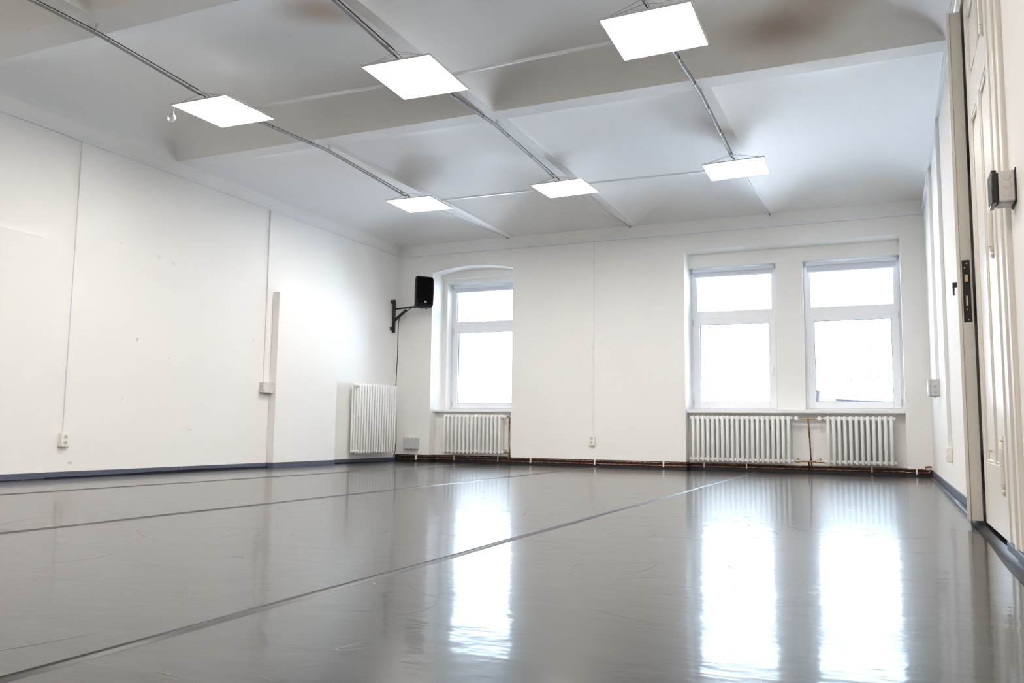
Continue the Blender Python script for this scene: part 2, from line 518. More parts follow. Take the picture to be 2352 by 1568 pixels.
cm = MB()
for k0, (y0, y1, xs) in enumerate(bays):
    for k in range(len(xs) - 1):
        x0 = xs[k] + (RW if k > 0 else 0); x1 = xs[k + 1]
        wx = min((x1 - x0) / 2, 1.15); wy = min((y1 - y0) / 2, 0.8 if k0 == 0 else 1.15)
        wxr = 1.8 if (len(xs) == 3 and k == 1) else wx
        H = 0.20 if k0 == 0 else 0.29
        nu = max(24, int((x1 - x0) / 0.045)); nv = int((y1 - y0) / 0.045)

        def uu(t): return 0.5 - 0.5 * math.cos(PI * t) if True else t

        def fn(a, b):
            a = 0.35 * a + 0.65 * uu(a); b = 0.35 * b + 0.65 * uu(b)
            x = x0 + (x1 - x0) * a; y = y0 + (y1 - y0) * b
            tx = min((x - x0) / wx, (x1 - x) / wxr); ty = min(y - y0, y1 - y) / wy
            pw = 0.85 if k0 == 0 else 0.58
            px, py = prof(tx, pw), prof(ty, pw)
            # soft minimum: crisp groin low down, fading towards the crown
            kk = 0.02 + 0.10 * min(px, py)
            h = max(kk - abs(px - py), 0) / kk
            return (x, y, ZR + 0.004 + H * (min(px, py) - h * h * kk / 4))
        cm.grid(fn, nu, nv)
# flat soffits of ribs and beams
for (y0, y1, xs) in bays:
    for xx in xs[1:-1]: cm.box(xx, xx + RW, y0, y1, ZR, ZR + .16)
for a, b in BEAMS: cm.box(0, XR, a, b, ZR, ZR + .2)
cm.box(-0.35, XR + .5, YB - .3, 0.9, 3.95, 4.15)
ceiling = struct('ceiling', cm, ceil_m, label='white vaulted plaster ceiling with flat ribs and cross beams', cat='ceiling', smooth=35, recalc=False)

# skirtings
sk = MB(); sk.box(0, 0.012, -12.6, 0, 0, 0.058)
struct('baseboard_left', sk, skirt_m, label='blue grey painted skirting band along the left wall', cat='skirting', bevel=.002)
sk = MB(); sk.box(XR - 0.012, XR, -4.98, 0, 0, 0.073)
struct('baseboard_right', sk, skirt_m, label='blue grey painted skirting band along the right wall', cat='skirting', bevel=.002)
sk = MB(); sk.box(XR - 0.035, XR, -12.6, -7.43, 0, 0.052)
struct('baseboard_right.001', sk, skirt_m, label='blue grey skirting piece on the near side of the double door', cat='skirting', bevel=.004)
sk = MB()
sk.box(0.012, W1[0], -0.012, 0, 0, 0.104); sk.box(W1[1], W2[0], -0.012, 0, 0, 0.1); sk.box(W2[1], XR - .012, -0.012, 0, 0, 0.08)
sk.box(W1[0], W1[1], N1 - .012, N1, 0, 0.104); sk.box(W2[0], W2[1], N1 - .012, N1, 0, 0.09)
sk.box(W1[0], W1[0] + .01, -.012, N1 - .012, 0, .104); sk.box(W1[1] - .01, W1[1], -.012, N1 - .012, 0, .1)
sk.box(W2[0], W2[0] + .01, -.012, N1 - .012, 0, .1); sk.box(W2[1] - .01, W2[1], -.012, N1 - .012, 0, .08)
struct('baseboard_back', sk, skirt_back_m, label='black vinyl skirting along the window wall behind the copper pipes', cat='skirting', smooth=0)

# cable trunking around the room below the vault
t = MB(); t.box(0, 0.022, -12.6, 0.0, 3.178, 3.222)
t.box(0, 0.024, -3.6, -3.598, 3.176, 3.224); t.box(0, .024, -6.18, -6.178, 3.176, 3.224)
struct('trim_1', t, trunk_m, label='white cable trunking high along the left wall', cat='trunking', bevel=.002)
t = MB(); t.box(0.022, XR - 0.022, -0.024, 0, 3.163, 3.213); t.box(5.02, 5.023, -0.0255, 0, 3.161, 3.215)
struct('trim_2', t, trunk_m, label='white cable trunking along the window wall above the windows', cat='trunking', bevel=.002)
t = MB(); t.box(XR - 0.024, XR, -12.6, 0.0, 3.16, 3.212); t.box(XR - .0255, XR, -1.3, -1.298, 3.158, 3.214)
struct('trim_3', t, trunk_m, label='white cable trunking high along the right wall', cat='trunking', bevel=.002)

# flat chimney casings on the left wall
t = MB(); t.box(0, 0.10, -2.93, -1.68, 0.0, 2.165)
struct('trim_4', t, wall_left_m, label='tall white boxed-in casing on the left wall next to the corner radiator', cat='wall casing', bevel=.003)
t = MB(); t.box(0.1, 0.108, -2.93, -1.68, 0, 0.06); t.box(0, .1, -2.938, -2.93, 0, .06)
struct('baseboard_casing', t, skirt_m, label='blue grey skirting around the foot of the boxed-in casing', cat='skirting', smooth=0)
t = MB(); t.box(0, 0.028, -9.5, -5.92, 0.0, 2.178)
struct('trim_5', t, wall_left_m, label='shallow white raised panel on the near end of the left wall', cat='wall casing', bevel=.003)
t = MB(); t.box(0.012, 0.036, -9.5, -5.92, 0, 0.058)
struct('baseboard_panel', t, skirt_m, label='blue grey skirting below the shallow raised panel', cat='skirting', smooth=0)


# vertical trunks
def vtrunk(name, box, label, grp='vertical cable ducts on the walls'):
    m = MB(); m.box(*box)
    return tag(build(name, m, trunk_m, bevel=.0015), label, 'cable duct', grp)


vtrunk('cable_duct', (0, 0.015, -5.752, -5.732, 0.41, 3.178), 'narrow white vertical cable duct down to the socket on the left wall')
vtrunk('cable_duct', (0, 0.015, -3.058, -3.038, 1.04, 3.178), 'narrow white vertical cable duct beside the boxed-in casing')
vtrunk('cable_duct', (3.197, 3.217, -0.014, 0, 0.43, 3.163), 'thin white vertical cable duct between the windows')
vtrunk('cable_duct', (XR - 0.03, XR, -1.975, -1.955, 1.035, 3.16), 'white vertical cable duct down to the grey box on the right wall')
vtrunk('cable_duct', (XR - 0.03, XR, -3.42, -3.40, 0.39, 3.16), 'white vertical cable duct down to the socket nearest the double door')


# ------------------------------------------------------------------ windows
def window(name, x0, x1, z0, z1, y, ztb, zta, label, hinge_left, handle_side, pd=0.05, sash_w=0.11, fw=0.07):
    """pvc window: fixed light above, hinged sash below. y = room face of the frame"""
    root = empty(name, ((x0 + x1) / 2, y, z0), label, 'window', kind='structure')
    L = Vector(root.location)

    def B(*bx):
        m = MB()
        for b in bx: m.box(b[0] - L.x, b[1] - L.x, b[2] - L.y, b[3] - L.y, b[4] - L.z, b[5] - L.z)
        return m
    yb = y + 0.07
    # fixed frame
    m = B((x0, x0 + fw, y, yb, z0, z1), (x1 - fw, x1, y, yb, z0, z1), (x0 + fw, x1 - fw, y, yb, z1 - fw, z1), (x0 + fw, x1 - fw, y, yb, z0, z0 + 0.05),
          (x0 + fw, x1 - fw, y, yb, zta - 0.045, ztb))
    build('window_frame', m, frame_m, root, bevel=.004)
    # glazing beads of the upper light
    g = 0.014
    m = B((x0 + fw, x0 + fw + g, y + .02, yb - .01, ztb, z1 - fw), (x1 - fw - g, x1 - fw, y + .02, yb - .01, ztb, z1 - fw),
          (x0 + fw + g, x1 - fw - g, y + .02, yb - .01, ztb, ztb + g), (x0 + fw + g, x1 - fw - g, y + .02, yb - .01, z1 - fw - g, z1 - fw))
    build('glazing_bead', m, frame_m, root, bevel=.002)
    m = B((x0 + fw, x1 - fw, y + .04, y + .044, ztb, z1 - fw))
    build('pane', m, glass_m, root, smooth=0)
    # sash
    s0, s1, sz0, sz1 = x0 + 0.03, x1 - 0.03, z0 + 0.025, zta - 0.02
    ys = y - 0.016
    sw = sash_w - 0.03
    m = B((s0, s0 + sw, ys, yb - .01, sz0, sz1), (s1 - sw, s1, ys, yb - .01, sz0, sz1), (s0 + sw, s1 - sw, ys, yb - .01, sz1 - sw, sz1), (s0 + sw, s1 - sw, ys, yb - .01, sz0, sz0 + sw))
    sash = build('sash', m, frame_m, root, bevel=.005)
    SL = L + sash.location

    def C(*bx):
        m = MB()
        for b in bx: m.box(b[0] - SL.x, b[1] - SL.x, b[2] - SL.y, b[3] - SL.y, b[4] - SL.z, b[5] - SL.z)
        return m
    a0, a1, b0, b1 = s0 + sw, s1 - sw, sz0 + sw, sz1 - sw
    build('pane', C((a0, a1, y + .03, y + .034, b0, b1)), glass_m, sash, smooth=0)
    build('gasket', C((a0, a0 + .006, y + .012, y + .03, b0, b1), (a1 - .006, a1, y + .012, y + .03, b0, b1), (a0, a1, y + .012, y + .03, b1 - .006, b1), (a0, a1, y + .012, y + .03, b0, b0 + .006)), plain('dark_gasket', (0.12, 0.15, 0.18), 0.6), sash, smooth=0)
    hx = s1 - sw / 2 if handle_side > 0 else s0 + sw / 2
    hz = z0 + 0.57
    m = MB()
    m.box(hx - .015 - SL.x, hx + .015 - SL.x, ys - .012 - SL.y, ys - SL.y, hz - .04 - SL.z, hz + .04 - SL.z)
    m.tube([(hx - SL.x, ys - .01 - SL.y, hz - SL.z), (hx - SL.x, ys - .045 - SL.y, hz - SL.z), (hx - SL.x, ys - .05 - SL.y, hz - .02 - SL.z), (hx - SL.x, ys - .05 - SL.y, hz - .12 - SL.z)], .010, 8)
    build('handle', m, white_gloss, sash, bevel=.002)
    hgx = s0 if hinge_left else s1
    for zz in (sz0 + 0.03, sz1 - 0.10):
        m = MB(); m.tube([(hgx - SL.x, ys - .006 - SL.y, zz - SL.z), (hgx - SL.x, ys - .006 - SL.y, zz + .09 - SL.z)], .008, 10)
        build('hinge', m, plain('hinge_cap', (0.62, 0.63, 0.66), 0.4), sash)
    return root


window('window_1', 0.673, 1.887, 0.79, 2.766, 0.545, 2.17, 2.105, 'single white window with arched reveal beside the loudspeaker', True, 1)
window('window_2', 4.492, 5.648, 0.79, 2.742, 0.43, 2.14, 2.075, 'white window left of the pier in the right-hand window bay', True, 1, fw=.07, sash_w=.118)
window('window_3', 5.982, 7.143, 0.79, 2.742, 0.43, 2.135, 2.07, 'white window right of the pier, nearest the right wall', False, -1, fw=.07, sash_w=.118)

s = MB(); s.box(W1[0], W1[1], 0.10, 0.56, ZS, 0.79)
struct('trim_6', s, sill_m, label='white window sill above the smallest radiator', cat='window sill', bevel=.006)
s = MB(); s.box(W2[0], W2[1], 0.06, 0.45, ZS - 0.006, 0.79)
struct('trim_7', s, sill_m, label='long white window sill above the two joined radiators', cat='window sill', bevel=.006)


def blind(x0, x1, y, ztop, drop, label, chain_side, chain_len=0.9):
    root = empty('roller_blind', ((x0 + x1) / 2, y, ztop - 0.05), label, 'roller blind', 'roller blinds at the window heads')
    L = Vector(root.location)
    r = 0.024
    m = MB(); m.tube([(x0 + .02 - L.x, 0, 0.02), (x1 - .02 - L.x, 0, 0.02)], r, 18)
    build('roll', m, plain('blind_roll', (0.8, 0.82, 0.87), 0.7), root)
    m = MB(); m.box(x0 + .03 - L.x, x1 - .03 - L.x, 0.018, 0.0195, -drop, 0.02)
    fb = build('blind_fabric', m, blind_m, root, smooth=0)
    m = MB(); m.box(x0 + .03 - L.x, x1 - .03 - L.x, 0.010, 0.026, -drop - 0.016, -drop)
    build('bottom_bar', m, frame_m, root, bevel=.002)
    for xx in (x0 + .006, x1 - .02):
        m = MB(); m.box(xx - L.x, xx + .014 - L.x, -.025, .03, -.012, .05)
        build('bracket', m, plain('bracket_grey', (0.42, 0.46, 0.5), 0.5), root, bevel=.002)
    cx = (x1 - .012 if chain_side > 0 else x0 + .012) - L.x
    pts = []
    for i in range(25):
        a = i / 24
        z = 0.02 - chain_len * (1 - abs(2 * a - 1))
        pts.append((cx + 0.002, -0.02 + 0.04 * a, z))
    m = MB(); m.tube(pts, .0022, 6)
    build('pull_chain', m, plain('bead_chain', (0.7, 0.73, 0.78), 0.5), root)
    return root


blind(0.69, 1.875, 0.495, 2.762, 0.055, 'white roller blind rolled up in the arched window', 1, 0.7)
blind(4.505, 5.635, 0.375, 2.74, 0.055, 'white roller blind rolled up in the window left of the pier', -1, 0.6)
blind(5.995, 7.13, 0.375, 2.74, 0.075, 'white roller blind rolled up in the window nearest the right wall', 1, 0.95)


# ------------------------------------------------------------------ outside
g = MB(); g.box(-90, 60, 1.5, 160, -4.3, -4.0)
tag(build('yard_ground', g, snow_m, smooth=0), 'pale yard outside the windows', 'ground', kind='structure')


def out_pt(dx, dz, dist): return Vector((cam_loc.x + dx * dist, cam_loc.y + dist, cam_loc.z + dz * dist))


hs = empty('neighbour_house', out_pt(-0.078, 0, 45) + Vector((0, 0, -4.483)), 'faint neighbouring house with low roof seen through the rightmost window', 'house')
L = Vector(hs.location)
bx0, bx1 = -1.5, 0.1
m = MB(); m.box(bx0, bx1, 0, 6, 0, 7.2); build('house_wall', m, plain('pale_house_wall', (0.2, 0.205, 0.22), .9), hs, smooth=0)
m = MB(); m.prism([(bx0 - .3, 7.5), (bx1 + .5, 7.12), (bx1 + 0.5, 7.2), (bx0 - .3, 7.7)], -0.4, 6.4); build('roof', m, roof_m, hs, smooth=0)
m = MB(); m.box(bx1 + .05, bx1 + .13, -.2, -.1, 0, 7.1); build('downpipe', m, roof_m, hs, smooth=0)
sh = MB(); sh.prism([(0.2, 6.75), (1.0, 6.28), (6.5, 5.98), (6.5, 6.08), (1.0, 6.38), (0.2, 6.88)], -0.1, 4.5, 'y')
build('lean_to_roof', sh, roof_m, hs, smooth=0)
m = MB(); m.box(0.3, 6.4, 0.4, 4.2, 0, 5.9); build('shed_wall', m, plain('pale_shed_wall', (0.24, 0.245, 0.25), .9), hs, smooth=0)

tr = out_pt(-0.0445, 0, 62); tr.z = -4.0
tm = MB(); random.seed(5)


def branch(p, d, ln, r, depth):
    q = p + d * ln
    tm.tube([p, (p + q) / 2 + Vector((random.uniform(-.05, .05), 0, random.uniform(-.05, .05))) * ln, q], [r, r * .85, r * .65], 5)
    if depth == 0: return
    for k in range(3):
        dd = (d + Vector((random.uniform(-.6, .6), random.uniform(-.5, .5), random.uniform(-.15, .5)))).normalized()
        branch(q, dd, ln * random.uniform(.6, .8), r * .6, depth - 1)


branch(Vector((0, 0, 0)), Vector((0, 0, 1)), 3.6, .22, 5)
to = build('bare_tree', tm, bark_m, origin=(0, 0, 0)); to.location = tr
tag(to, 'faint bare tree outside behind the low roof in the rightmost window', 'tree')


# ------------------------------------------------------------------ radiators
def section_mesh(h, cols, dy, rc, zmid=False, seg=10):
    """one radiator section: columns along local y, tied by rounded headers; x = width axis, base at z=0"""
    m = MB()
    y0 = -dy * (cols - 1) / 2
    for c in range(cols):
        yy = y0 + c * dy
        m.tube([(0, yy, 0.012), (0, yy, 0.03), (0, yy, h - 0.03), (0, yy, h - 0.010)], [rc * .55, rc, rc, rc * .55], seg)
    for z in (0.042, h - 0.042):
        yy = y0 - rc * .35; ye = -y0 + rc * .35
        m.tube([(0, yy - .004, z), (0, yy + .006, z), (0, ye - .006, z), (0, ye + .004, z)], [rc * .7, rc * 1.12, rc * 1.12, rc * .7], seg)
    if zmid:
        m.tube([(0, y0, h * .52), (0, -y0, h * .52)], rc * .8, seg)
    return m


def radiator(loc, rz, n, pitch, h, cols, dy, rc, label, zmid=False, feet=False):
    root = empty('radiator', loc, label, 'radiator', 'white column radiators', rz=rz)
    m = section_mesh(h, cols, dy, rc, zmid)
    first = build('section', m, white_gloss, root, origin=(0, 0, 0), smooth=50)
    for i in range(n):
        o = first if i == 0 else first.copy()
        if i: COL.objects.link(o); o.parent = root
        o.location = ((i - (n - 1) / 2) * pitch, 0, 0)
    half = (n - 1) / 2 * pitch
    for nm, z in (('header_tube', h - .042), ('header_tube', .042)):
        m = MB(); m.tube([(-half - pitch * .75, 0, z), (-half - pitch * .6, 0, z), (half + pitch * .6, 0, z), (half + pitch * .75, 0, z)], [rc * .8, rc * 1.15, rc * 1.15, rc * .8], 14)
        build(nm, m, white_gloss, root)
    return root, half


PITCH2 = 0.0655
# window radiators: fronts at y about .02
def rad_front_y(cols, dy, rc): return 0.03 + rc + dy * (cols - 1) / 2


y2 = rad_front_y(2, .06, .019)
r1, h1 = radiator((1.290, rad_front_y(3, .05, .017), 0.125), 0, 15, 0.0655, 0.598, 3, .05, .0185, 'smallest white radiator standing alone under the arched window')
r2, h2 = radiator((5.186, y2, 0.100), 0, 20, 0.0636, 0.622, 2, .06, .0205, 'long white radiator left of the copper riser')
r3, h3 = radiator((6.622, y2, 0.102), 0, 12, 0.0655, 0.618, 2, .06, .0205, 'short white radiator right of the copper riser under the rightmost window')
r4, h4 = radiator((0.135, -0.80, 0.128), PI / 2, 15, 0.0655, 1.01, 4, .042, .0165, 'tall white radiator on the left wall below the loudspeaker', zmid=True)
r4.location.x = 0.135
# wall brackets behind the radiators
for root, xs_, zz in ((r1, (-.36, .36), .45), (r2, (-.42, .38), .45), (r3, (-.3, .22), .45), (r4, (-.35, .35), .85)):
    for xx in xs_:
        m = MB(); d = (N1 - root.location.y) if root is not r4 else 0.134
        m.box(xx - .004, xx + .004, 0, d, zz, zz + .02) if root is not r4 else m.box(xx - .006, xx + .006, 0, d, zz, zz + .02)
        m.lathe((xx, -.012, zz + .01), (0, 1, 0), [(0, .006), (.01, .009), (.02, .009)], 8)
        build('wall_bracket', m, wire_m, root)


def valve_head(root, x, z, dirx):
    m = MB()
    m.lathe((x, 0.0, z), (0, -1, 0), [(-.01, .018), (0, .024), (.012, .027), (.055, .026), (.062, .02)], 18)
    for k in range(14):
        a = 2 * PI * k / 14
        m.box(x + .0265 * math.cos(a) - .0015, x + .0265 * math.cos(a) + .0015, -.05, -.012, z + .0265 * math.sin(a) - .0015, z + .0265 * math.sin(a) + .0015)
    o = build('valve_head', m, white_gloss, root)
    m = MB(); m.tube([(x - dirx * .07, 0, z), (x - dirx * .045, 0, z), (x, 0, z)], [.016, .012, .012], 12)
    build('valve_body', m, chrome_m, root)
    return o


def lower_valve(root, x, z, dirx):
    m = MB(); m.tube([(x - dirx * .045, 0, z), (x - dirx * .02, 0, z), (x - dirx * .018, 0, z), (x + dirx * .02, 0, z), (x + dirx * .022, 0, z), (x + dirx * .05, 0, z)], [.012, .012, .017, .017, .011, .011], 12)
    m.tube([(x, 0, z), (x, 0, z + .03), (x, 0, z + .032), (x, 0, z + .045)], [.009, .009, .014, .014], 10)
    build('lockshield_valve', m, brass_m, root)


valve_head(r1, h1 + .085, .555, 1); lower_valve(r1, h1 + .085, .042, 1)
valve_head(r2, h2 + .100, .58, 1); lower_valve(r2, h2 + .105, .042, 1)
valve_head(r3, -h3 - .100, .577, -1); lower_valve(r3, -h3 - .100, .042, -1)
valve_head(r4, -h4 - .03, .965, -1).location.z += 0
m = MB(); m.lathe((-h4 - .02, -.0, .046), (-1, 0, 0), [(0, .02), (.02, .024), (.03, .02)], 16); build('end_plug', m, white_gloss, r4)

# ------------------------------------------------------------------ copper pipework
def pipe_path(z, y_out, y_in, x_start, x_end):
    p = [(x_start, y_out, z)]
    for (a, b) in (W1, W2):
        p += [(a - .015, y_out, z), (a + .02, y_out + .01, z), (a + .035, y_in - .01, z), (a + .06, y_in, z), (b - .06, y_in, z), (b - .035, y_in - .01, z), (b - .02, y_out + .01, z), (b + .015, y_out, z)]
    p.append((x_end, y_out, z))
    return p


cr = empty('copper_heating_pipes', (3.7, -0.03, 0.0), 'pair of tarnished copper pipes running along the skirting of the window wall', 'pipes')
def rel(pts, o): return [(p[0] - o[0], p[1] - o[1], p[2] - o[2]) for p in pts]
CL = (3.7, -0.03, 0.0)
m = MB(); m.tube(rel(pipe_path(.083, -.03, .165, .10, 7.30), CL), .0072, 10)
m.tube(rel([(7.30, -.03, .083), (7.33, -.03, .083), (7.335, -.03, .11), (7.36, -.03, .118), (7.40, -.03, .118)], CL), .0095, 10)
build('upper_pipe', m, copper_m, cr)
m = MB(); m.tube(rel(pipe_path(.044, -.03, .165, .10, 7.36), CL), .0072, 10)
m.tube(rel([(7.36, -.03, .044), (7.38, -.03, .05), (7.385, -.03, .09)], CL), .0095, 10)
build('lower_pipe', m, copper_m, cr)
for xx, yy in ((.40, -.03), (.95, .165), (1.68, .165), (2.28, -.03), (3.24, -.03), (4.2, -.03), (4.70, .165), (5.25, .165), (6.75, .165), (7.24, -.03)):
    m = MB(); m.box(xx - .009 - CL[0], xx + .009 - CL[0], yy - .016 - CL[1], yy + .02 - CL[1], .026, .10)
    build('pipe_clip', m, white_gloss if yy < 0 else chrome_m, cr, bevel=.003)
m = MB(); m.tube(rel([(7.28, -.03, .083), (7.31, -.03, .083)], CL), .013, 10); build('pipe_fitting', m, copper_m, cr)
m = MB(); m.tube(rel([(7.33, -.03, .044), (7.35, -.03, .044)], CL), .013, 10); build('pipe_fitting', m, copper_m, cr)

# riser between the two right-hand radiators
ry = y2
xa = 5.186 + h2 + .10; xb = 6.622 - h3 - .10
xm = (xa + xb) / 2 + .008
zt = .68; zb_ = .143
ri = empty('copper_riser', (xm, ry, 0), 'copper riser with cross pipes between the two joined radiators', 'pipes')
m = MB()
m.tube([(xa + .02 - xm, 0, zt), (xb - .02 - xm, 0, zt)], .0085, 10)
build('upper_cross_pipe', m, brass_m, ri)
m = MB(); m.tube([(xa + .05 - xm, 0, zb_), (xb - .045 - xm, 0, zb_)], .0095, 10); m.tube([(-.012, 0, zb_), (.03, 0, zb_)], .013, 10)
build('lower_cross_pipe', m, copper_m, ri)
m = MB(); m.tube([(-.008, 0, zt), (-.004, .0, zt - .06), (.006, .012, .4), (.012, .03, .2), (.016, .05, .12), (.018, .165 - ry, .085)], .0095, 10)
m.tube([(-.012, 0, zb_), (-.012, 0.02, .10), (-.012, .165 - ry, .046)], .0095, 10)
build('riser_pipe', m, copper_m, ri)
# riser of the small radiator
xs1 = 1.290 + h1 + .085
rp = empty('copper_riser', (xs1, 0.09, 0), 'dark copper riser at the right end of the smallest radiator', 'pipes')
m = MB(); m.tube([(.01, 0, .68), (.045, 0, .682), (.058, 0, .672), (.06, 0, .65), (.052, 0, .3), (.05, 0.05, .083)], .0085, 10)
build('riser_pipe', m, copper_m, rp)
m = MB(); m.tube([(.04, 0, .167), (.045, 0, .15), (.03, .05, .05)], .0085, 10); build('return_pipe', m, brass_m, rp)


# ------------------------------------------------------------------ sockets and boxes
def socket(loc, normal_rz, label, w=.085, h=.125, d=.045, face='double'):
    """surface double socket; local +x... local -y faces the room"""
    root = empty('wall_socket', loc, label, 'socket', 'white double wall sockets', rz=normal_rz)
    m = MB(); m.box(-w / 2, w / 2, -d, 0, 0, h); build('socket_housing', m, socket_m, root, bevel=.005)
    for z in (h * .30, h * .72):
        m = MB(); m.lathe((0, -d - .0008, z), (0, 1, 0), [(0, .021), (.0018, .0215), (.002, .0195), (.012, .0185)], 20)
        build('socket_ring', m, plain('ring_ivory', (0.74, 0.72, 0.67), .4), root)
        m = MB(); m.lathe((0, -d - .001, z), (0, 1, 0), [(0, .0175), (.0006, .0175)], 20)
        build('socket_well', m, plain('well_ivory', (0.6, 0.58, 0.53), .5), root)
        m = MB()
        for s_ in (-1, 1): m.lathe((s_ * .009, -d - .002, z), (0, 1, 0), [(0, .0028), (.001, .0028)], 8)
        m.lathe((0, -d - .004, z + .009), (0, 1, 0), [(0, .003), (.003, .003)], 8)
        build('contact', m, dark_hole, root)
    return root


socket((0.0, -5.742, 0.283), PI / 2, 'white double socket low on the left wall')
socket((3.197, 0, 0.292), 0, 'small white double socket low between the windows', w=.082, h=.13)
socket((XR, -3.41, 0.27), -PI / 2, 'white double socket low on the right wall near the door', w=.085, h=.12)


def jbox(loc, rz, w, h, d, label, mat, bosses='front', split=False, top=False):
    root = empty('junction_box', loc, label, 'junction box', 'grey junction boxes', rz=rz)
    m = MB(); m.box(-w / 2, w / 2, -d * .8, 0, 0, h); build('box_body', m, mat, root, bevel=.004)
    m = MB()
    if split:
        m.box(-w / 2 - .002, w * .05, -d, -d * .8, -.002, h + .002); m.box(w * .055, w / 2 + .002, -d, -d * .8, -.002, h + .002)
    else: m.box(-w / 2 - .002, w / 2 + .002, -d, -d * .8, -.002, h + .002)
    build('box_lid', m, mat, root, bevel=.003)
    for sx in (-1, 1):
        for z in (.015, h - .015):
            m = MB(); m.lathe((sx * (w / 2 - .012), -d - .001, z), (0, 1, 0), [(0, .004), (.002, .005)], 8); build('lid_screw', m, dark_hole if not split else wire_m, root)
    for s_ in (-1, 1):
        for q in (.3, .62):
            m = MB(); m.lathe((s_ * w / 2, -d * .4, h * q), (s_, 0, 0), [(0, .014), (.004, .013), (.007, .009)], 14)
            build('cable_gland', m, plain('gland_grey', (0.5, 0.5, 0.51), .5), root)
    if top:
        for k in (-.3, 0, .3):
            m = MB(); m.lathe((w * k, -d * .4, h), (0, 0, 1), [(0, .013), (.006, .012), (.011, .008)], 14)
            build('cable_gland', m, plain('gland_grey2', (0.5, 0.5, 0.51), .5), root)
    m = MB(); m.lathe((0, -d * .4, 0), (0, 0, -1), [(0, .014), (.006, .012), (.011, .008)], 12)
    build('cable_gland', m, plain('gland_grey3', (0.42, 0.42, 0.43), .5), root)
    return root


jbox((0, -3.02, 0.905), PI / 2, .18, .125, .07, 'light grey junction box beside the boxed-in casing on the left wall', pale_box, split=True)
jbox((0.318, 0, 0.19), 0, .235, .165, .075, 'grey junction box low on the window wall beside the corner', grey_box, top=True)
jbox((XR, -1.98, 0.865), -PI / 2, .12, .165, .105, 'grey junction box on the far right wall', grey_box)

# box with black lid near the door
root = empty('junction_box', (XR, -7.54, 1.365), 'pale grey junction box with black lid beside the double door casing', 'junction box', 'grey junction boxes')
m = MB(); m.box(-.058, -.004, -.06, .06, 0, .118); build('box_body', m, pale_box, root, bevel=.004)
m = MB(); m.box(-.004, 0, -.067, .067, -.006, .124); build('seal', m, dark_hole, root)
m = MB(); m.box(-.064, -.058, -.055, .055, .006, .112); build('lid_rim', m, dark_hole, root)
m = MB(); m.box(-.082, -.064, -.064, .064, -.004, .122); build('box_lid', m, plain('black_lid_gloss', (0.02, 0.02, 0.022), .18), root, bevel=.003)
for z in (.028, .06, .092):
    m = MB(); m.lathe((-.030, -.06, z), (0, -1, 0), [(0, .0125), (.0015, .0125), (.002, .0095), (.0025, .006)], 16); build('knockout', m, pale_box, root)
for x in (-.045, -.030, -.015):
    m = MB(); m.lathe((x, -.03, 0), (0, 0, -1), [(0, .009), (.002, .009)], 12); build('knockout', m, grey_box, root)

# ------------------------------------------------------------------ loudspeaker and bracket
br = empty('speaker_bracket', (0, -0.17, 1.96), 'black steel wall bracket with arm carrying the loudspeaker', 'bracket')
m = MB(); m.box(.010, .050, -.02, .02, 0, .51); build('wall_rail', m, steel_black, br, bevel=.004)
for z in (.035, .45):
    m = MB(); m.box(0, .010, -.062, .062, z, z + .05); m.box(.008, .018, -.062, -.052, z + .0, z + .05); m.box(.008, .018, .052, .062, z, z + .05)
    p = build('fixing_plate', m, steel_black, br, bevel=.002)
    for sy in (-.043, .043):
        m = MB(); m.lathe((.010 - p.location.x, sy - p.location.y, z + .025 - p.location.z), (1, 0, 0), [(0, .009), (.006, .009), (.007, .005)], 10)
        build('bolt', m, chrome_m, p)
m = MB(); m.tube([(.05, 0, .365), (.60, -.13, .372)], .0135, 12); build('arm', m, steel_black, br)
m = MB(); m.box(.045, .30, -.013, .013, -.02, .02, rot=Matrix.Rotation(math.radians(-36), 3, 'Y'), piv=(.05, 0, 0))
bb = m
for v in bb.bm.verts: v.co.z += .195
build('brace', bb, steel_black, br, bevel=.002)
m = MB(); m.tube([(.60, -.13, .33), (.60, -.13, .385)], .02, 12); m.tube([(.60, -.13, .345), (.56, -.15, .335)], .006, 8)
build('swivel', m, steel_black, br)
m = MB(); m.lathe((.64, -.145, .365), (1, -.2, 0), [(0, .012), (.02, .012), (.03, .016)], 10); build('clamp_screw', m, chrome_m, br)

# speaker
SPX, SPY, SPZ = 0.63, -0.33, 2.305
sp = empty('loudspeaker', (SPX, SPY, SPZ), 'black loudspeaker on wall bracket in the far left corner', 'loudspeaker', rz=math.radians(51))
# local: front faces -y, width x
SW, SH, SD = .282, .455, .24


def cab(inset, yf, bulge, z0, z1, back=True, n=14):
    m = MB(); rows = []
    for j in range(n + 1):
        tz = j / n; z = z0 + (z1 - z0) * tz
        bz = 1 - 0.035 * (2 * tz - 1) ** 2 - 0.02 * (1 - tz)
        e = min(tz, 1 - tz) * (z1 - z0); rnd = 0.012 * max(0, 1 - e / .012) ** 2
        hw = (SW / 2 - inset) * bz - rnd
        pr_ = []
        for k in range(9):
            a = k / 8 * 2 - 1
            pr_.append((a * hw, yf - bulge * (1 - a * a) - bulge * .4 * (1 - (2 * tz - 1) ** 2) + rnd))
        pr_ += [(hw + .0, yf + .05), (hw * .86, SD * .55), (hw * .55, SD - rnd - .02), (-hw * .55, SD - rnd - .02), (-hw * .86, SD * .55), (-hw, yf + .05)]
        rows.append([m.bm.verts.new((x, y - .09, z)) for x, y in pr_])
    N = len(rows[0])
    for j in range(n):
        for k in range(N): m.bm.faces.new([rows[j][k], rows[j][(k + 1) % N], rows[j + 1][(k + 1) % N], rows[j + 1][k]])
    m.bm.faces.new(rows[0][::-1]); m.bm.faces.new(rows[-1])
    return m


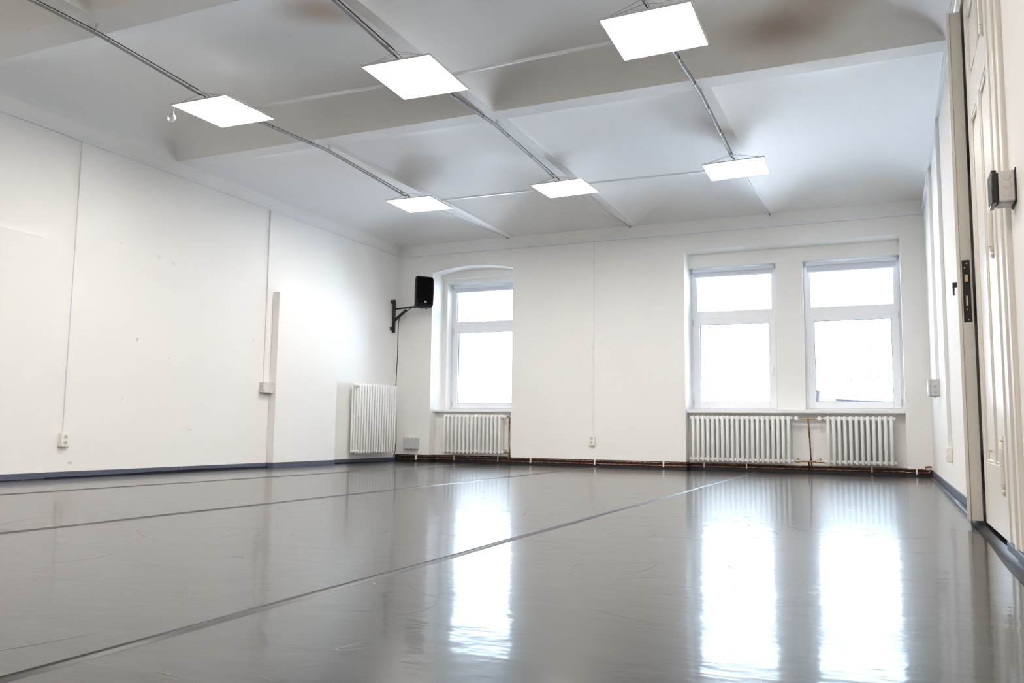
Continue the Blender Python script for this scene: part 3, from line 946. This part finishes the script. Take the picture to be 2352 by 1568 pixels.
build('cabinet', cab(0, 0.02, .015, 0, SH), black_m, sp, origin=(0, 0, 0))
m = MB()
gz0, gz1, n = .04, SH - .02, 20


def gr(a, b):
    x = (a * 2 - 1) * (SW / 2 - .016) * (1 - .03 * (2 * b - 1) ** 2 - .02 * (1 - b)); z = gz0 + (gz1 - gz0) * b
    u = a * 2 - 1; return (x, .02 - .09 - .004 - .015 * (1 - u * u) - .006 * (1 - (2 * b - 1) ** 2), z)


m.grid(gr, 16, 20)
for v in list(m.bm.verts): pass
ret = bmesh.ops.solidify(m.bm, geom=list(m.bm.faces), thickness=.004)
build('grille', m, grille_m, sp, origin=(0, 0, 0))
for sx in (-.09, .09):
    for sy in (-.05, .09):
        m = MB(); m.lathe((sx, sy - .0, 0), (0, 0, -1), [(0, .016), (.01, .014)], 10); build('rubber_foot', m, black_m, sp)
# badge: pale square with dark strokes
yb = -.098
m = MB(); m.box(-.017 + .006, .017 + .006, yb - .003, yb, .052, .086); bd = build('badge', m, plain('badge_silver', (0.75, 0.82, 0.86), .3), sp, bevel=.001)
BL = bd.location
m = MB()
def stroke(x0, z0, x1, z1, w=.0028):
    a = Vector((x0, 0, z0)); b = Vector((x1, 0, z1)); d = (b - a).normalized(); nn = Vector((-d.z, 0, d.x)) * w / 2
    pp = [a + nn, b + nn, b - nn, a - nn]
    m.prism([(p.x, p.z) for p in pp], -.0035 - .0015, -.0035 + .0015, 'y')
for q in ((-.013, .028, -.004, .008), (-.004, .008, .001, .020), (.001, .020, .007, .006), (.007, .006, .014, .029), (-.013, .006, -.006, .006), (-.013, .012, -.008, .012)): stroke(*q)
bo = build('badge_letters', m, black_m, bd, smooth=0)

# cables of the speaker
m = MB()
pts = [(.565, -.20, 2.47), (.50, -.20, 2.42), (.42, -.21, 2.35), (.33, -.20, 2.31), (.24, -.195, 2.27), (.16, -.195, 2.22), (.125, -.19, 2.12), (.118, -.18, 1.9), (.112, -.17, 1.6), (.10, -.165, 1.35), (.085, -.15, 1.18), (.088, -.15, .9), (.105, -.15, .6), (.115, -.15, .3), (.10, -.15, .14), (.05, -.12, .07)]
m.tube(pts, .0065, 8)
sc_ = build('speaker_cable', m, cable_m); tag(sc_, 'black cable hanging from the loudspeaker bracket down to the corner', 'cable')
m = MB(); m.tube([(.575, -.20, 2.49), (.51, -.205, 2.42), (.42, -.205, 2.36), (.33, -.20, 2.315)], .003, 6); build('thin_lead', m, cable_m, sc_, origin=(0, 0, 0)).location = -sc_.location
m = MB(); m.box(.07, .10, -.165, -.145, 1.08, 1.115); c_ = build('cable_clip', m, white_gloss, sc_, bevel=.002); c_.location = c_.location - sc_.location

# ------------------------------------------------------------------ ceiling lamps
PAN = [(1.861, -5.865, 3.150, .015, .014, -.004), (3.763, -5.883, 3.128, -.056, .026, -.026), (5.625, -5.945, 3.108, -.032, -.022, .011),
       (1.891, -2.625, 3.166, .008, -.001, .031), (3.745, -2.605, 3.167, .022, -.014, -.009), (5.628, -2.691, 3.141, .017, -.033, .035)]
PLAB = ['square ceiling panel light with a small wire coil hanging from its corner',
        'square LED ceiling panel in the middle of the front row',
        'square ceiling panel light at the right of the front row',
        'square LED ceiling panel in the far row nearest the left wall',
        'square LED ceiling panel in the middle of the far row',
        'square ceiling panel light at the right of the far row']
LX = [1.86, 3.74, 5.62]


def lamp_proto():
    root = empty('ceiling_panel_light', (0, 0, 0))
    m = MB(); s_ = .29; o_ = .300
    m.box(-o_, -s_, -o_, o_, -.001, .011); m.box(s_, o_, -o_, o_, -.001, .011); m.box(-s_, s_, -o_, -s_, -.001, .011); m.box(-s_, s_, s_, o_, -.001, .011)
    m.box(-s_, s_, -s_, s_, .006, .011)
    build('frame', m, alu_m, root, bevel=.001)
    m = MB(); m.box(-s_, s_, -s_, s_, .0005, .005); build('diffuser', m, lamp_m, root, smooth=0)
    m = MB(); m.box(-.05, .09, .10, .14, .011, .032); build('driver', m, pale_box, root, bevel=.003)
    return root


proto = lamp_proto()
for i, (x, y, z, a, b, c) in enumerate(PAN):
    o = proto if i == 0 else copy_tree(proto)
    o.location = (x, y, z); o.rotation_euler = (a, b, c)
    tag(o, PLAB[i], 'ceiling light', 'square LED ceiling panels')
    # suspension wires: from the panel's corners up to the carrying wire
    hx = LX[i % 3] - x
    zw = 3.222 - z
    for sy in (-1, 1):
        for sx in (-1, 1):
            m = MB(); m.tube([(sx * .28, sy * .27, .011), (hx, sy * .22 - (0.03 if sy < 0 else 0), zw + .005)], .0012, 5)
            build('suspension_wire', m, wire_m, o, origin=(0, 0, 0))
# wire coil hanging from the first panel
m = MB()
pts = []
c0 = Vector((1.495, -6.08, 3.078))
pts.append(Vector((1.575, -6.10, 3.158)))
pts.append(Vector((1.545, -6.10, 3.150))); pts.append(Vector((1.535, -6.10, 3.13)))
for i in range(70):
    a = -i / 69 * 2 * PI * 3.3 + 0.2
    pts.append(c0 + Vector((math.cos(a) * (.036 + .002 * math.sin(i)), -.012 + .024 * i / 69, math.sin(a) * .036)))
m.tube(pts, .0019, 6)
tag(build('wire_coil', m, chrome_m), 'small coil of spare wire hanging from the left front panel light', 'wire')


# carrying wires with conduit and cable
def lerp_path(pts, y):
    for (ya, za), (yb_, zb) in zip(pts, pts[1:]):
        if ya <= y <= yb_: return za + (zb - za) * (y - ya) / (yb_ - ya)
    return pts[-1][1]


WP = [(-9.7, 3.30), (-7.12, 3.292), (-5.86, 3.215), (-4.42, 3.288), (-2.63, 3.222), (0.0, 3.338)]
names = ['nearest the left wall', 'in the middle', 'nearest the right wall']
for i, x in enumerate(LX):
    root = empty('ceiling_cable_run', (x, -4.4, 3.2), 'grey conduit and black cable on a tight wire under a rib, ' + names[i], 'cable run', 'cable runs under the ribs')
    O = Vector(root.location)
    m = MB(); m.tube([Vector((x, a, b)) - O for a, b in WP], .0022, 6); build('carrying_wire', m, wire_m, root, origin=(0, 0, 0))
    m = MB(); m.lathe(Vector((x, -.03, 3.335)) - O, (0, 1, 0), [(0, .006), (.012, .012), (.03, .014)], 8); m.tube([Vector((x, -.012, 3.335)) - O, Vector((x + .004, -.012, 3.31)) - O], .005, 6)
    build('wall_hook', m, wire_m, root)
    for (ya, yb2) in ((-9.6, -6.17), (-5.42, -2.93)):
        n = 40; pc = []; pk = []
        for k in range(n + 1):
            y = ya + (yb2 - ya) * k / n; z = lerp_path(WP, y)
            pc.append(Vector((x - .006, y, z - .016 - (0.012 * (k / n) ** 4))) - O)
            pk.append(Vector((x + .010, y, z - .004)) - O)
        m = MB(); m.tube(pc, .0095, 8); build('conduit', m, conduit_m, root, origin=(0, 0, 0))
        e = pc[-1]; py = -6.10 if yb2 < -5 else -2.86
        pz = (PAN[i][2] if yb2 < -5 else PAN[i + 3][2]) + .014
        m = MB(); m.tube([e + Vector((0, -.02, 0)), e + Vector((0.004, .015, -.004)), Vector((x + .02, py - .02, pz + .035)) - O, Vector((x + .03, py + .04, pz)) - O], .0045, 6)
        build('lamp_lead', m, cable_m, root, origin=(0, 0, 0))
        m = MB(); m.tube(pk, .0034, 6); build('cable', m, cable_m, root, origin=(0, 0, 0))
        for k in range(3, n, 9):
            p = pc[k]; m = MB(); m.lathe(p + Vector((0.004, -.004, .006)), (0, 1, 0), [(0, .0185), (.006, .0185)], 10); build('clip', m, chrome_m, root)

# hooks plastered to the beams
for i, x in enumerate((1.79, 3.70, 5.60)):
    for yy in ((-4.372,) if i else (-4.372, -7.16)):
        m = MB(); xx = LX[i] - .012
        if yy > -5:
            m.tube([(xx, yy + .012, ZR + .015), (xx, yy + .012, ZR - .01), (xx + .004, yy + .006, 3.295)], [.014, .011, .009], 10)
            m.tube([(xx + .01, yy - .02, ZR + .01), (xx + .012, yy - .01, ZR - .03)], .006, 8)
        else:
            m.tube([(xx + .035 * math.cos(a), yy, 3.318 + .03 * math.sin(a)) for a in [PI + PI * k / 8 for k in range(9)]], .009, 8)
            m.tube([(xx - .035, yy, 3.318), (xx - .035, yy, ZR + .01)], .009, 8); m.tube([(xx + .035, yy, 3.318), (xx + .035, yy, ZR + .01)], .009, 8)
        lab = ['painted hook under the far beam, ', 'painted hook under the near beam, '][0 if yy > -5 else 1] + ['nearest the left wall', 'in the middle', 'nearest the right wall'][i]
        tag(build('ceiling_hook', m, plain('hook_paint', (0.7, 0.69, 0.66), .6), smooth=60), lab, 'hook', 'painted ceiling hooks')

# straight ducts between neighbouring panels
for (a, b, lab) in (((2.13, -5.79, 3.176), (3.50, -5.80, 3.150), 'white duct between the left and middle lamps of the front row'),
                    ((4.02, -5.80, 3.140), (5.36, -5.83, 3.150), 'white duct between the middle and right lamps of the front row'),
                    ((2.17, -2.6, 3.192), (3.50, -2.6, 3.182), 'thin white duct between the left and middle lamps of the far row'),
                    ((4.02, -2.6, 3.192), (5.36, -2.6, 3.178), 'white duct between the middle and right lamps of the far row')):
    A, B = Vector(a), Vector(b); m = MB(); d = (B - A).length
    m.box(0, d, -.011, .011, 0, .018)
    o = build('lamp_duct', m, trunk_m, bevel=.001, origin=(0, 0, 0)); o.location = A
    o.rotation_euler = (0, -math.asin((B.z - A.z) / d), math.atan2(B.y - A.y, B.x - A.x))
    tag(o, lab, 'cable duct', 'ducts between the ceiling panels')

# ------------------------------------------------------------------ the double door
dr = empty('door_1', (XR, -6.02, 0), 'tall cream double door in the right wall, far leaf ajar', 'door', kind='structure')
DL = Vector(dr.location)


def leaf(w_, h_, th, flip):
    """leaf in local coords: hinge edge at y=0, runs to +y*w (flip=1) or -y*w ; room face at x=-th, back at x=0"""
    def Y(a): return a * flip
    parts = {}
    m = MB()
    st = .13

    def bx(x0, x1, a, b, z0, z1, mm=None):
        (mm or m).box(x0, x1, min(Y(a), Y(b)), max(Y(a), Y(b)), z0, z1)
    zs = [(.02, .34), (2.17, 2.38), (2.76, h_)]
    bx(-th, 0, 0, st, .02, h_); bx(-th, 0, w_ - st, w_, .02, h_); bx(-th, 0, w_ / 2 - .055, w_ / 2 + .055, .34, 2.17); bx(-th, 0, w_ / 2 - .055, w_ / 2 + .055, 2.38, 2.76)
    for z0, z1 in zs: bx(-th, 0, st, w_ - st, z0, z1)
    pn = []
    for (a, b) in ((st, w_ / 2 - .055), (w_ / 2 + .055, w_ - st)):
        for (z0, z1) in ((.34, 2.17), (2.38, 2.76)):
            p = MB(); bx(-th + .016, -.014, a, b, z0, z1, p)
            # raised field and moulding ring
            bx(-th + .008, -th + .016, a + .045, b - .045, z0 + .06, z1 - .06, p)
            for (q0, q1, r0, r1) in ((a, a + .014, z0, z1), (b - .014, b, z0, z1), (a, b, z0, z0 + .014), (a, b, z1 - .014, z1)):
                bx(-th + .004, -th + .016, q0, q1, r0, r1, p)
            pn.append(p)
    return m, pn


H_ = 2.88
# near leaf (closed), hinge at y=-7.04
WA = 1.02
m, pn = leaf(WA, H_, .045, 1)
la = build('door_leaf', m, door_m, dr, origin=(0, 0, 0), bevel=.003); la.location = Vector((XR - .0 + .035, -7.04, .012)) - DL
for p in pn: build('panel', p, door_m, la, origin=(0, 0, 0), bevel=.004)
for z in (.35, 1.37, 2.38):
    m = MB()
    m.lathe((-.064, -.004, z - .13), (0, 0, 1), [(0, .002), (.008, .009), (.02, .011), (.028, .006), (.036, .012), (.05, .012), (.052, .0145), (.125, .0145), (.1265, .012), (.128, .0145), (.2, .0145), (.202, .012), (.22, .012), (.228, .006), (.236, .011), (.248, .009), (.256, .002)], 14)
    build('hinge', m, door_m, la)
# far leaf (ajar)
WB = 0.96
m, pn = leaf(WB, H_, .058, -1)
# rebated meeting edge with cover strip
m.box(-.076, -.058, -WB - .010, -WB + .03, .02, H_)
lb = build('door_leaf', m, door_m, dr, origin=(0, 0, 0), bevel=.0025)
lb.location = Vector((7.463, -5.01, .012)) - DL
ANG = -math.atan2(7.398 - 7.463 + .0, .96)
lb.rotation_euler = (0, 0, math.asin((7.463 - 7.402) / .96) * -1)
for p in pn: build('panel', p, door_m, lb, origin=(0, 0, 0), bevel=.004)
m = MB(); m.box(-.050, -.012, -WB - .004, -WB - .001, 1.095, 1.44)
lp = build('lock_plate', m, lock_m, lb, bevel=.0008)
PL = lp.location
def inp(mm): return mm
m = MB(); m.box(-.006, .009, -.016, -.001, .222, .262); m.box(-.008, -.004, -.018, -.001, .218, .266)
build('latch', m, brass_m, lp, bevel=.001)
m = MB(); m.box(-.005, .004, -.0045, -.0012, .09, .145)
build('bolt_slot', m, chrome_m, lp)
m = MB()
for (x, z) in ((.004, .327), (-.006, .303), (-.002, .070), (.004, .013)):
    m.lathe((x, -.0032, z), (0, 1, 0), [(0, .0035), (.0015, .0045)], 8)
build('screw', m, brass_m, lp)
m = MB()
hz = 1.30
m.box(-.098, -.050, -WB + .04, -WB + .062, hz, hz + .026); m.box(-.100, -.088, -WB + .04, -WB + .17, hz - .002, hz + .026); m.box(-.100, -.091, -WB + .04, -WB + .062, hz - .045, hz)
m.box(-.056, -.045, -WB + .025, -WB + .075, hz - .16, hz + .09)
build('lever_handle', m, plain('dark_handle', (0.06, 0.06, 0.09), .3, .5), lb, bevel=.001)
for z in (.30, 1.36, 2.32):
    m = MB(); m.lathe((-.052, .005, z - .12), (0, 0, 1), [(0, .002), (.01, .01), (.03, .012), (.05, .0145), (.2, .0145), (.22, .012), (.24, .002)], 12)
    build('hinge', m, door_m, lb)
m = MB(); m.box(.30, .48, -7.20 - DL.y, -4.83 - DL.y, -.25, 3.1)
build('gap_shade_panel', m, plain('gap_shade_blue', (0.02, 0.03, 0.055), 0.7), dr, smooth=0)  # dark sheet added to imitate the shade in the gap between the leaves
# frame and casing
m = MB()
def cas(y0, y1, x, z1):
    m.box(-x, .30, y0 - DL.y, y1 - DL.y, 0.0, z1)
cas(-7.13, -7.055, .026, 3.0); cas(-7.30, -7.13, .018, 3.0); cas(-7.35, -7.30, .030, 3.05); cas(-7.42, -7.35, .020, 3.08)
cas(-4.985, -4.93, .006, 3.0)
m.box(-.026, .30, -7.055 - DL.y, -4.985 - DL.y, 2.905, 3.0); m.box(-.035, .0, -7.42 - DL.y, -4.93 - DL.y, 3.0, 3.08)
for v in m.bm.verts: v.co.x = min(v.co.x, .05) if (v.co.y < -7.06 - DL.y or v.co.y > -4.98 - DL.y) else v.co.x
build('door_casing', m, door_m, dr, bevel=.006)
m = MB(); m.box(-.03, .02, -7.43 - DL.y, -7.055 - DL.y, 0, .05); build('plinth_block', m, skirt_m, dr, bevel=.004)
